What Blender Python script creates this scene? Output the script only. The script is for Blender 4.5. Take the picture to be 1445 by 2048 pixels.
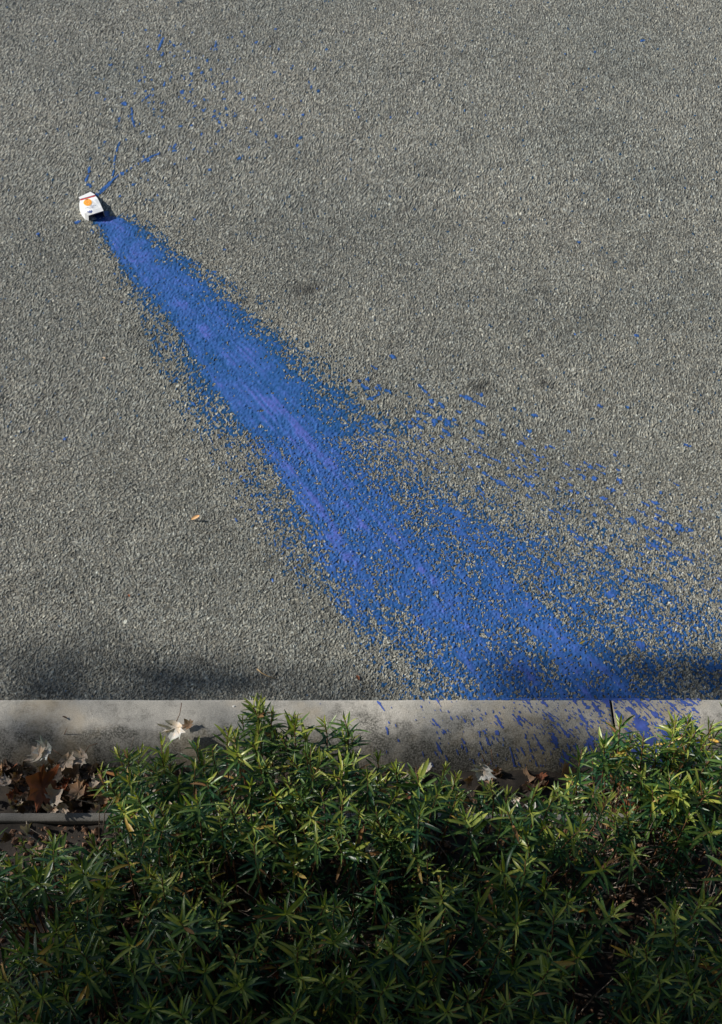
import bpy, math, random
import numpy as np
from mathutils import Vector, Matrix

random.seed(7)
rng = np.random.default_rng(11)
R = math.radians

# ------------------------------------------------------------------ camera, world, sun, exposure
scene = bpy.context.scene
for o in list(bpy.data.objects):
    bpy.data.objects.remove(o)
CAM_H = 3.0
PITCH = R(48)
FPX = 1024 / math.tan(R(22.5))          # focal length in photograph pixels
cam_data = bpy.data.cameras.new('camera')
cam = bpy.data.objects.new('camera', cam_data)
scene.collection.objects.link(cam)
cam.location = (0, 0, CAM_H)
cam.rotation_euler = (R(90) - PITCH, 0, 0)
cam_data.sensor_fit = 'VERTICAL'
cam_data.sensor_height = 36
cam_data.sensor_width = 36
cam_data.lens = 18 / math.tan(R(22.5))
cam_data.clip_start = 0.05
cam_data.clip_end = 1000
scene.camera = cam

SUN_EL = R(31)
SUN_AZ = Vector((-1.0, 0.24))            # horizontal direction towards the sun
SUN_AZ.normalize()
TO_SUN = Vector((SUN_AZ.x * math.cos(SUN_EL), SUN_AZ.y * math.cos(SUN_EL), math.sin(SUN_EL)))

world = bpy.data.worlds.new('World')
scene.world = world
world.use_nodes = True
wn = world.node_tree
wn.nodes.clear()
sky = wn.nodes.new('ShaderNodeTexSky')
sky.sky_type = 'NISHITA'
sky.sun_disc = False
sky.sun_elevation = SUN_EL
sky.sun_rotation = math.atan2(SUN_AZ.x, SUN_AZ.y)
sky.air_density = 1.0
sky.dust_density = 0.6
bgn = wn.nodes.new('ShaderNodeBackground')
bgn.inputs['Strength'].default_value = 0.06
wo = wn.nodes.new('ShaderNodeOutputWorld')
wn.links.new(sky.outputs[0], bgn.inputs['Color'])
wn.links.new(bgn.outputs[0], wo.inputs['Surface'])

sun_data = bpy.data.lights.new('sun', 'SUN')
sun_data.energy = 4.9
sun_data.angle = R(0.55)
sun_data.color = (1.0, 0.945, 0.855)
sun = bpy.data.objects.new('sun', sun_data)
scene.collection.objects.link(sun)
sun.rotation_euler = TO_SUN.to_track_quat('Z', 'Y').to_euler()

scene.view_settings.view_transform = 'Standard'
scene.view_settings.look = 'None'
scene.view_settings.exposure = 0.38
scene.view_settings.gamma = 1.0
scene.view_settings.use_curve_mapping = False
scene.render.engine = 'CYCLES'
scene.cycles.max_bounces = 5
scene.cycles.diffuse_bounces = 3
scene.cycles.transmission_bounces = 3

# ------------------------------------------------------------------ helpers
FWD = np.array([0, math.cos(PITCH), -math.sin(PITCH)])
UP = np.array([0, math.sin(PITCH), math.cos(PITCH)])


def ground(u, v, z=0.0):
    """where the line of sight of photograph point (u, v) meets height z"""
    d = FWD + UP * (-(v - 1024) / FPX) + np.array([(u - 722.5) / FPX, 0, 0])
    t = (z - CAM_H) / d[2]
    return Vector((float(d[0] * t), float(d[1] * t), float(z)))


def photo(x, y, z=0.0):
    """photograph coordinates of world points (arrays)"""
    dep = y * math.cos(PITCH) - (z - CAM_H) * math.sin(PITCH)
    up = y * math.sin(PITCH) + (z - CAM_H) * math.cos(PITCH)
    return 722.5 + FPX * x / dep, 1024 - FPX * up / dep


def hash2(i, j, k=0):
    n = (i.astype(np.int64) * 374761393 + j.astype(np.int64) * 668265263 + k * 974634777) & 0xFFFFFFFF
    n = ((n ^ (n >> 13)) * 1274126177) & 0xFFFFFFFF
    n = (n ^ (n >> 16)) & 0xFFFFFFFF
    n = (n * 2246822519) & 0xFFFFFFFF
    n = n ^ (n >> 15)
    return (n & 0xFFFFFF) / float(0x1000000)


def vnoise(x, y, k=0):
    i = np.floor(x); j = np.floor(y)
    fx = x - i; fy = y - j
    fx = fx * fx * (3 - 2 * fx); fy = fy * fy * (3 - 2 * fy)
    a = hash2(i, j, k); b = hash2(i + 1, j, k); c = hash2(i, j + 1, k); d = hash2(i + 1, j + 1, k)
    return (a * (1 - fx) + b * fx) * (1 - fy) + (c * (1 - fx) + d * fx) * fy


def fbm(x, y, k=0, oct=4):
    s = 0; amp = 0.5; tot = 0
    for o in range(oct):
        s = s + amp * vnoise(x * 2 ** o + 17.3 * o, y * 2 ** o + 5.1 * o, k + o)
        tot += amp; amp *= 0.5
    return s / tot


def np_mesh(name, verts, quads, smooth=True):
    me = bpy.data.meshes.new(name)
    nv, nq = len(verts), len(quads)
    me.vertices.add(nv)
    me.vertices.foreach_set('co', np.asarray(verts, dtype=np.float32).ravel())
    me.loops.add(nq * 4)
    me.loops.foreach_set('vertex_index', np.asarray(quads, dtype=np.int32).ravel())
    me.polygons.add(nq)
    me.polygons.foreach_set('loop_start', np.arange(0, nq * 4, 4, dtype=np.int32))
    me.polygons.foreach_set('loop_total', np.full(nq, 4, dtype=np.int32))
    me.polygons.foreach_set('use_smooth', np.full(nq, smooth))
    me.update(calc_edges=True)
    return me


def link(name, me, mat=None, parent=None):
    o = bpy.data.objects.new(name, me)
    scene.collection.objects.link(o)
    if mat is not None and me is not None and len(me.materials) == 0:
        me.materials.append(mat)
    if parent is not None:
        o.parent = parent
    return o


def tag(o, label=None, cat=None, group=None, kind=None):
    if label: o['label'] = label
    if cat: o['category'] = cat
    if group: o['group'] = group
    if kind: o['kind'] = kind
    return o


def empty(name, loc):
    o = bpy.data.objects.new(name, None)
    o.empty_display_size = 0.05
    scene.collection.objects.link(o)
    o.location = loc
    return o


def pymesh(name, verts, faces, smooth=True):
    me = bpy.data.meshes.new(name)
    me.from_pydata([tuple(v) for v in verts], [], faces)
    me.polygons.foreach_set('use_smooth', [smooth] * len(me.polygons))
    me.update()
    return me


class NT:
    def __init__(self, name):
        self.m = bpy.data.materials.new(name)
        self.m.use_nodes = True
        self.t = self.m.node_tree
        self.t.nodes.clear()
        self.out = self.n('OutputMaterial')
        self.b = self.n('BsdfPrincipled')
        self.l(self.b.outputs[0], self.out.inputs['Surface'])

    def n(self, kind, **kw):
        nd = self.t.nodes.new('ShaderNode' + kind)
        for k, v in kw.items():
            setattr(nd, k, v)
        return nd

    def l(self, a, b):
        self.t.links.new(a, b)

    def noise(self, scale, detail=4, vec=None, rough=0.55):
        nd = self.n('TexNoise')
        nd.inputs['Scale'].default_value = scale
        nd.inputs['Detail'].default_value = detail
        nd.inputs['Roughness'].default_value = rough
        if vec is not None: self.l(vec, nd.inputs['Vector'])
        return nd

    def ramp(self, src, stops):
        nd = self.n('ValToRGB')
        el = nd.color_ramp.elements
        while len(el) > 1: el.remove(el[-1])
        el[0].position = stops[0][0]; el[0].color = stops[0][1]
        for p, c in stops[1:]:
            e = el.new(p); e.color = c
        self.l(src, nd.inputs[0])
        return nd

    def mix(self, fac, a, b, mode='MIX'):
        nd = self.n('Mix', data_type='RGBA', blend_type=mode)
        for val, sock in ((fac, nd.inputs[0]), (a, nd.inputs[6]), (b, nd.inputs[7])):
            if hasattr(val, 'links'): self.l(val, sock)
            else: sock.default_value = val
        return nd.outputs[2]

    def bump(self, h, strength, dist):
        nd = self.n('Bump')
        nd.inputs['Strength'].default_value = strength
        nd.inputs['Distance'].default_value = dist
        self.l(h, nd.inputs['Height'])
        self.l(nd.outputs[0], self.b.inputs['Normal'])
        return nd


def grey(v, a=1.0, tint=(1, 1, 1)):
    return (v * tint[0], v * tint[1], v * tint[2], a)


KERB_FRONT = ground(722, 1397, .10).y
# ------------------------------------------------------------------ materials
def mat_asphalt(attr=True):
    m = NT('asphalt' if attr else 'asphalt_far')
    geo = m.n('NewGeometry')
    if attr:
        at = m.n('Attribute', attribute_name='stone_colour')
        col = at.outputs['Color']
    else:
        vo = m.n('TexVoronoi'); vo.inputs['Scale'].default_value = 185
        m.l(geo.outputs['Position'], vo.inputs['Vector'])
        col = m.ramp(vo.outputs['Color'], [(0, grey(.03)), (.5, grey(.12)), (1, grey(.30, 1, (.97, 1, .94)))]).outputs[0]
    big = m.noise(1.3, 5, geo.outputs['Position'])
    r = m.ramp(big.outputs[0], [(0.3, grey(.84, 1, (.97, 1, 1.0))), (0.7, grey(1.08, 1, (1.02, 1, .97)))])
    col = m.mix(1.0, col, r.outputs[0], 'MULTIPLY')
    m.l(col, m.b.inputs['Base Color'])
    m.b.inputs['Roughness'].default_value = 0.72
    nz = m.noise(420, 2, geo.outputs['Position'])
    m.bump(nz.outputs[0], 0.5, 0.002)
    return m.m


def mat_paint():
    m = NT('blue_paint')
    geo = m.n('NewGeometry')
    at = m.n('Attribute', attribute_name='thickness')
    r = m.ramp(at.outputs['Fac'], [(0.0, (.008, .055, .12, 1)), (0.35, (.022, .094, .29, 1)),
                                   (0.78, (.046, .118, .39, 1)), (1.0, (.084, .118, .43, 1))])
    nz = m.noise(60, 3, geo.outputs['Position'])
    r2 = m.ramp(nz.outputs[0], [(.3, grey(.8)), (.7, grey(1.15))])
    m.l(m.mix(1.0, r.outputs[0], r2.outputs[0], 'MULTIPLY'), m.b.inputs['Base Color'])
    m.b.inputs['Roughness'].default_value = 0.42
    m.b.inputs['Specular IOR Level'].default_value = 0.35
    n2 = m.noise(300, 2, geo.outputs['Position'])
    m.bump(n2.outputs[0], 0.3, 0.001)
    return m.m


def mat_concrete(name, lift=1.0, dirt_and_sun=True):
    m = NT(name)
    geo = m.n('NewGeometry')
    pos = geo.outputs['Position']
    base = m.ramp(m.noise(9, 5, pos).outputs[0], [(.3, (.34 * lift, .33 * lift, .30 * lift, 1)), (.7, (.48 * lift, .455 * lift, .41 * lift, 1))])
    fine = m.ramp(m.noise(380, 2, pos).outputs[0], [(.3, grey(.72)), (.65, grey(1.12))])
    col = m.mix(1.0, base.outputs[0], fine.outputs[0], 'MULTIPLY')
    if dirt_and_sun:
        sep = m.n('SeparateXYZ'); m.l(pos, sep.inputs[0])
        mp = m.n('MapRange'); m.l(sep.outputs['Y'], mp.inputs[0])
        mp.inputs[1].default_value = KERB_FRONT - .03; mp.inputs[2].default_value = KERB_FRONT - .24
        mp.inputs[3].default_value = 0.0; mp.inputs[4].default_value = 1.0
        blotch = m.noise(17, 6, pos, .68)
        ad = m.n('Math', operation='MULTIPLY_ADD')
        m.l(mp.outputs[0], ad.inputs[0]); ad.inputs[1].default_value = .36; m.l(blotch.outputs[0], ad.inputs[2])
        mask = m.ramp(ad.outputs[0], [(.50, grey(0)), (.72, grey(.95))])
        fuzz = m.ramp(m.noise(210, 3, pos).outputs[0], [(.38, grey(.35)), (.6, grey(1))])
        mm = m.mix(1.0, mask.outputs[0], fuzz.outputs[0], 'MULTIPLY')
        col = m.mix(mm, col, (.06, .06, .05, 1))
        warm = m.ramp(m.noise(7.3, 4, pos).outputs[0], [(.5, grey(0)), (.72, grey(.55))])  # warm sunlit patches painted into the concrete colour
        col = m.mix(warm.outputs[0], col, (.50, .41, .28, 1))
        pits = m.ramp(m.noise(120, 2, pos).outputs[0], [(.72, grey(0)), (.76, grey(.8))])
        col = m.mix(pits.outputs[0], col, (.06, .055, .05, 1))
    m.l(col, m.b.inputs['Base Color'])
    m.b.inputs['Roughness'].default_value = 0.85
    m.bump(m.noise(260, 4, pos).outputs[0], 0.45, 0.0025)
    return m.m


def mat_noise(name, c1, c2, scale=30, rough=.85, bump=.4, bscale=200):
    m = NT(name)
    geo = m.n('NewGeometry')
    r = m.ramp(m.noise(scale, 4, geo.outputs['Position']).outputs[0], [(.3, c1), (.7, c2)])
    m.l(r.outputs[0], m.b.inputs['Base Color'])
    m.b.inputs['Roughness'].default_value = rough
    m.bump(m.noise(bscale, 3, geo.outputs['Position']).outputs[0], bump, 0.002)
    return m.m


def mat_leaf(name, col, rib, rough=.42, trans=.25):
    m = NT(name)
    at = m.n('Attribute', attribute_name='rib')
    oi = m.n('ObjectInfo')
    geo = m.n('NewGeometry')
    nz = m.noise(28, 3, geo.outputs['Position'])
    var = m.ramp(nz.outputs[0], [(.3, (.62, .75, .7, 1)), (.5, (1, 1, 1, 1)), (.72, (1.55, 1.25, .9, 1))])
    c = m.mix(at.outputs['Fac'], col, rib)
    c = m.mix(1.0, c, var.outputs[0], 'MULTIPLY')
    m.l(c, m.b.inputs['Base Color'])
    m.b.inputs['Roughness'].default_value = rough
    m.b.inputs['Specular IOR Level'].default_value = 0.4
    tr = m.n('BsdfTranslucent')
    c2 = m.mix(1.0, c, (1.5, 1.6, .6, 1), 'MULTIPLY')
    m.l(c2, tr.inputs['Color'])
    ms = m.n('MixShader'); ms.inputs[0].default_value = trans
    m.l(m.b.outputs[0], ms.inputs[1]); m.l(tr.outputs[0], ms.inputs[2])
    m.l(ms.outputs[0], m.out.inputs['Surface'])
    return m.m


def flat(name, c, rough=.5):
    m = NT(name)
    nz = m.noise(180, 2)
    m.l(m.mix(1.0, c, m.ramp(nz.outputs[0], [(.3, grey(.9)), (.7, grey(1.05))]).outputs[0], 'MULTIPLY'), m.b.inputs['Base Color'])
    m.b.inputs['Roughness'].default_value = rough
    return m.m


M = dict(
    asphalt=mat_asphalt(), asphalt_far=mat_asphalt(False), paint=mat_paint(),
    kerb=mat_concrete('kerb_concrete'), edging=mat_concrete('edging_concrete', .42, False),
    soil=mat_noise('dark_soil', (.012, .010, .008, 1), (.045, .034, .025, 1), 40),
    gravel_red=mat_noise('red_brown_gravel', (.10, .05, .03, 1), (.30, .17, .10, 1), 45),
    stem=mat_noise('red_brown_stem', (.10, .045, .025, 1), (.22, .11, .05, 1), 60, .6),
    twig=mat_noise('grey_dead_twig', (.22, .17, .13, 1), (.48, .40, .34, 1), 50),
    bark=mat_noise('tree_bark', (.07, .05, .035, 1), (.17, .13, .10, 1), 12),
    leaf_dark=mat_leaf('leaf_dark_green', (.008, .050, .023, 1), (.03, .09, .035, 1), .36),  # old-leaf green, deepened with teal so the colour carries shade
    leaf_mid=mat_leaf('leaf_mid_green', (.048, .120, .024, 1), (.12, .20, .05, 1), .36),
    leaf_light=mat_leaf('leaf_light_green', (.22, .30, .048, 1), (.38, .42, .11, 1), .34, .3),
    leaf_yellow=mat_leaf('leaf_yellow', (.42, .27, .045, 1), (.5, .36, .1, 1)),
    leaf_brown=mat_leaf('leaf_brown', (.22, .10, .035, 1), (.3, .17, .07, 1), .6),
    tree_leaf=mat_leaf('tree_leaf_green', (.05, .09, .02, 1), (.05, .09, .02, 1)),
    dead_pale=mat_leaf('dead_leaf_pale', (.50, .42, .35, 1), (.36, .27, .2, 1), .7, .1),
    dead_white=mat_leaf('dead_leaf_white', (.70, .68, .66, 1), (.55, .50, .45, 1), .7, .1),
    dead_tan=mat_leaf('dead_leaf_tan', (.27, .18, .12, 1), (.18, .11, .07, 1), .7, .1),
    dead_rust=mat_leaf('dead_leaf_rust', (.26, .085, .035, 1), (.17, .06, .03, 1), .7, .1),
    dead_dark=mat_leaf('dead_leaf_dark', (.085, .06, .045, 1), (.05, .035, .03, 1), .7, .1),
    white_paper=flat('white_bag_film', (.82, .84, .86, 1), .45),
    red_ink=flat('red_ink', (.55, .02, .03, 1)), orange_ink=flat('orange_ink', (.90, .33, .02, 1)),
    peach_ink=flat('pale_orange_ink', (.95, .62, .25, 1)), brown_ink=flat('brown_ink', (.18, .05, .02, 1)),
    navy_ink=flat('navy_ink', (.10, .14, .35, 1)), grey_ink=flat('grey_ink', (.30, .33, .45, 1)),
    wet_paint=flat('wet_blue_paint', (.05, .06, .42, 1), .3),
    black_gap=flat('joint_filler', (.02, .03, .028, 1), .9),
    chip=flat('white_chip', (.75, .75, .72, 1), .6),
)

# ------------------------------------------------------------------ road: real relief, stone by stone
STONE = 0.0054


def stones(x, y):
    """height and tone of the aggregate at world points; random number of the stone"""
    gx = x / STONE; gy = y / STONE
    ci = np.floor(gx); cj = np.floor(gy)
    best = np.full(x.shape, 9.0); sec = np.full(x.shape, 9.0)
    bi = np.zeros(x.shape); bj = np.zeros(x.shape)
    for di in (-1, 0, 1):
        for dj in (-1, 0, 1):
            i = ci + di; j = cj + dj
            px = i + 0.1 + 0.8 * hash2(i, j, 1); py = j + 0.1 + 0.8 * hash2(i, j, 2)
            w = 0.55 * (hash2(i, j, 5) - .5)
            d = np.hypot(gx - px, gy - py) - w
            m = d < best
            sec = np.where(m, best, np.minimum(sec, d))
            bi = np.where(m, i, bi); bj = np.where(m, j, bj)
            best = np.where(m, d, best)
    edge = np.clip((sec - best) / 0.42, 0, 1)
    r = hash2(bi, bj, 3); r2 = hash2(bi, bj, 4)
    prof = np.sqrt(np.clip(edge, 0, 1))
    tilt = ((gx - bi - .5) * (hash2(bi, bj, 6) - .5) + (gy - bj - .5) * (hash2(bi, bj, 7) - .5)) * 0.0032
    h = prof * (0.0008 + 0.0036 * r) + tilt * 1.1 * edge + 0.0010 * hash2(np.floor(x / .0019), np.floor(y / .0019), 9)
    return h, edge, r, r2, hash2(bi, bj, 8)


# density of the blue paint on the road, traced row by row
ROWS = {
    425: [(188, 0), (196, .9), (215, .9), (222, 0)],
    440: [(186, 0), (197, 1), (224, 1), (240, .75), (268, .3), (285, 0)],
    470: [(196, 0), (204, .3), (214, .95), (250, 1), (280, .7), (305, .45), (325, .15), (340, 0)],
    500: [(200, 0), (220, .35), (235, .95), (282, .95), (305, .7), (340, .55), (362, 0)],
    560: [(222, 0), (252, .3), (284, .85), (300, 1), (358, .95), (392, .6), (425, .35), (460, .35), (475, .0)],
    630: [(262, 0), (300, .3), (340, .5), (358, .95), (425, 1), (448, .8), (485, .5), (515, .1), (530, 0)],
    700: [(288, 0), (325, .3), (370, .4), (400, .9), (480, .97), (520, .85), (560, .6), (590, .2), (640, .1), (690, 0)],
    780: [(325, 0), (372, .28), (420, .5), (462, .9), (500, 1), (560, .95), (610, .8), (655, .5), (690, .2), (760, .08), (900, 0)],
    870: [(360, 0), (415, .28), (470, .5), (520, .85), (560, .97), (620, .95), (670, .8), (740, .5), (790, .35), (850, .12), (1000, .04), (1250, 0)],
    950: [(405, 0), (458, .28), (520, .5), (570, .85), (600, 1), (680, .95), (735, .8), (790, .65), (850, .4), (920, .25), (1010, .1), (1300, .03), (1440, 0)],
    1050: [(455, 0), (505, .26), (575, .4), (612, .85), (650, .8), (700, 1), (780, .97), (840, .85), (890, .75), (960, .65), (1040, .5), (1120, .3), (1300, .22), (1445, .16)],
    1150: [(520, 0), (575, .24), (650, .5), (690, .85), (760, .85), (820, 1), (900, .95), (960, .85), (1010, .68), (1060, .55), (1110, .7), (1160, .55), (1230, .42), (1320, .40), (1445, .3)],
    1230: [(600, 0), (660, .2), (695, .55), (730, .75), (790, .65), (840, .9), (900, .95), (960, .85), (1000, .9), (1080, .85), (1130, .65), (1200, .72), (1250, .48), (1300, .66), (1360, .5), (1445, .45)],
    1310: [(640, 0), (710, .15), (760, .35), (810, .55), (870, .75), (930, .85), (1000, .85), (1060, .72), (1110, .85), (1170, .97), (1220, .78), (1300, .66), (1380, .60), (1445, .5)],
    1400: [(670, 0), (730, .15), (790, .35), (860, .55), (930, .7), (1000, .85), (1100, .85), (1180, .9), (1260, .92), (1310, .7), (1380, .6), (1445, .5)],
}
RK = sorted(ROWS)
FAN0 = ground(196, 424)
brng = random.Random(5)
BLOBS = []      # x, y, long radius, short radius, angle


BIG = []


def blob(u, v, a, b=None, ang=None, z=0.0):
    p = ground(u, v, z)
    if ang is None: ang = math.atan2(p.y - FAN0.y, p.x - FAN0.x)
    BLOBS.append((p.x, p.y, a, b or a * .6, ang))


for u, v, a in ((1272, 672, .016), (1285, 82, .02), (868, 845, .02), (1265, 1042, .032), (1358, 1060, .030), (1375, 892, .02),
                (600, 278, .012), (1182, 935, .022), (1205, 998, .026), (1042, 888, .028), (1030, 820, .012), (1070, 831, .018),
                (1200, 813, .02), (1150, 670, .01), (1320, 986, .016), (1295, 1012, .016), (1142, 983, .018), (868, 840, .012),
                (1310, 1095, .03), (1340, 1110, .028), (1375, 1118, .03), (1160, 1080, .03), (1200, 1100, .03), (1000, 965, .03),
                (1060, 970, .03), (1190, 960, .022), (1240, 962, .022), (1255, 815, .01), (1115, 968, .016), (1380, 1062, .02),
                (786, 715, .02), (700, 762, .016), (745, 800, .016), (770, 880, .02), (1190, 105, .012), (1040, 155, .01),
                (1130, 110, .01), (1165, 180, .01), (1340, 100, .008), (930, 222, .012), (835, 228, .012), (1085, 712, .012),
                (960, 790, .02), (935, 795, .022), (1222, 1190, .035), (1280, 1290, .04), (1260, 1240, .04), (1150, 1300, .035),
                (155, 445, .02), (75, 470, .018), (130, 880, .016), (340, 812, .008), (105, 905, .008), (335, 670, .006),
                (390, 440, .010), (450, 500, .012), (430, 545, .012), (250, 420, .006), (1015, 385, .005)):
    blob(u, v, a * .68)
for k in range(300):                                    # thrown back above the bag
    t = brng.random() ** .6
    u = brng.gauss(340 + 70 * t, 130); v = brng.gauss(215 - 50 * t, 95)
    if v < 40 or u < 150 or u + v * .4 < 250: continue
    blob(u, v, .001 + brng.uniform(.0045, .0088) * (1.7 if brng.random() < .08 else 1), ang=brng.uniform(.3, 2.4))
for k in range(30):
    blob(brng.uniform(600, 1380), brng.uniform(50, 640), brng.uniform(.004, .008))
for k in range(330):                                    # spatter to the right of the fan
    t = brng.random()
    u = 720 + 700 * t + brng.gauss(0, 50)
    v = 760 + 300 * t + abs(brng.gauss(0, 1)) * 110 - 30
    blob(u, v, brng.uniform(.005, .017) * (1.5 if brng.random() < .12 else 1), brng.uniform(.003, .0065))
for k in range(70):                                     # left fringe
    t = brng.random()
    blob(210 + 420 * t - abs(brng.gauss(0, 35)), 450 + 720 * t, brng.uniform(.003, .008))
LINES = []      # thrown threads of paint


def thread(pts, w):
    q = [ground(u, v) for u, v in pts]
    for a, b in zip(q, q[1:]):
        LINES.append((a.x, a.y, b.x, b.y, w * .56))


thread([(190, 392), (206, 378), (226, 361), (236, 352), (262, 338), (292, 320), (322, 306)], .0058)
thread([(198, 390), (212, 378), (224, 366)], .006)
thread([(262, 372), (285, 363), (300, 360)], .003)
thread([(181, 375), (172, 362), (178, 350), (180, 335)], .007)
thread([(181, 374), (190, 360), (200, 352)], .004)
thread([(226, 355), (228, 340), (229, 322), (234, 304), (240, 285)], .004)
thread([(315, 104), (322, 88), (328, 76)], .007)
thread([(285, 203), (302, 190)], .006)
thread([(264, 218), (266, 245), (271, 256)], .006)
thread([(920, 792), (945, 803), (972, 815)], .008)
thread([(752, 775), (760, 790), (735, 800)], .006)
thread([(980, 955), (1010, 970), (1030, 985)], .008)
thread([(940, 900), (965, 910), (1000, 925)], .007)


def paint_density(x, y):
    u, v = photo(x, y)
    vals = np.zeros((len(RK),) + x.shape)
    for n, k in enumerate(RK):
        xs = [p[0] for p in ROWS[k]]; ds = [p[1] for p in ROWS[k]]
        vals[n] = np.interp(u, xs, ds)
    # shift rows along the fan: interpolate between rows with rows slid towards each other
    idx = np.clip(np.searchsorted(RK, v) - 1, 0, len(RK) - 2)
    k0 = np.array(RK)[idx]; k1 = np.array(RK)[idx + 1]
    t = np.clip((v - k0) / (k1 - k0), 0, 1)
    dens = np.zeros(x.shape)
    o_u, o_v = 196.0, 424.0
    for n in range(len(RK) - 1):
        sel = idx == n
        if not sel.any(): continue
        uu = u[sel]; vv = np.maximum(v[sel], 426)
        if n == 0:
            ua = ub = uu
        else:
            ua = o_u + (uu - o_u) * (RK[n] - o_v) / (vv - o_v)
            ub = o_u + (uu - o_u) * (RK[n + 1] - o_v) / (vv - o_v)
        a = np.interp(ua, [p[0] for p in ROWS[RK[n]]], [p[1] for p in ROWS[RK[n]]])
        b = np.interp(ub, [p[0] for p in ROWS[RK[n + 1]]], [p[1] for p in ROWS[RK[n + 1]]])
        dens[sel] = a * (1 - t[sel]) + b * t[sel]
    dens[v < 424] = 0
    # streaks that radiate from the bag
    ang = np.arctan2(x - FAN0.x, FAN0.y - y); rad = np.hypot(x - FAN0.x, y - FAN0.y)
    st = fbm(ang * 24, rad * .9, 40, 3) * .34 + fbm(ang * 90, rad * 1.8, 50, 2) * .33 + vnoise(ang * 250, rad * 4.5, 58) * .33
    bl = fbm(x * 22, y * 22, 60, 3)
    on = dens > 0.001
    dens = np.where(on, dens + (st - .5) * 1.7 * np.sqrt(np.clip(dens, 0, 1)) * (1.15 - .6 * np.clip(dens, 0, 1)) + (bl - .5) * .35 * np.clip(dens * 2, 0, 1), 0)
    fine = fbm(ang * 150, rad * 2.0, 55, 3)
    thick = np.clip((dens - .62) / .6, 0, 1) * np.clip(.45 + 2.2 * (fine - .5) + 1.0 * (st - .5) + 1.6 * (bl - .5), 0, 1.4)
    ids = np.full(x.shape, -1)
    for bn, (bx, by, a, b, an) in enumerate(BLOBS):
        r0 = max(a, b) * 1.6
        sel = (np.abs(x - bx) < r0) & (np.abs(y - by) < r0)
        if not sel.any(): continue
        dx = x[sel] - bx; dy = y[sel] - by
        c, s = math.cos(an), math.sin(an)
        q = np.sqrt(((dx * c + dy * s) / a) ** 2 + ((-dx * s + dy * c) / b) ** 2) + (vnoise(x[sel] * 210, y[sel] * 210, 70) - .5) * .9
        d = np.clip(1.35 - q, 0, 1)
        if a > .0115:
            ds = dens[sel]; isel = ids[sel]; isel[(d > .05) & (ds < .22)] = bn; ids[sel] = isel
        dens[sel] = np.maximum(dens[sel], d * 1.15); thick[sel] = np.maximum(thick[sel], d * .55)
    for ax, ay, bx, by, w in LINES:
        x0, x1, y0, y1 = min(ax, bx) - .02, max(ax, bx) + .02, min(ay, by) - .02, max(ay, by) + .02
        sel = (x > x0) & (x < x1) & (y > y0) & (y < y1)
        if not sel.any(): continue
        px, py = x[sel] - ax, y[sel] - ay
        L2 = (bx - ax) ** 2 + (by - ay) ** 2
        tt = np.clip((px * (bx - ax) + py * (by - ay)) / L2, 0, 1)
        q = np.hypot(px - tt * (bx - ax), py - tt * (by - ay)) / w + (vnoise(x[sel] * 120, y[sel] * 120, 71) - .5) * .8
        d = np.clip(1.6 - q, 0, 1)
        dens[sel] = np.maximum(dens[sel], d * .84); thick[sel] = np.maximum(thick[sel], d * .5)
    return dens, np.clip(thick, 0, 1), ids


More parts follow.
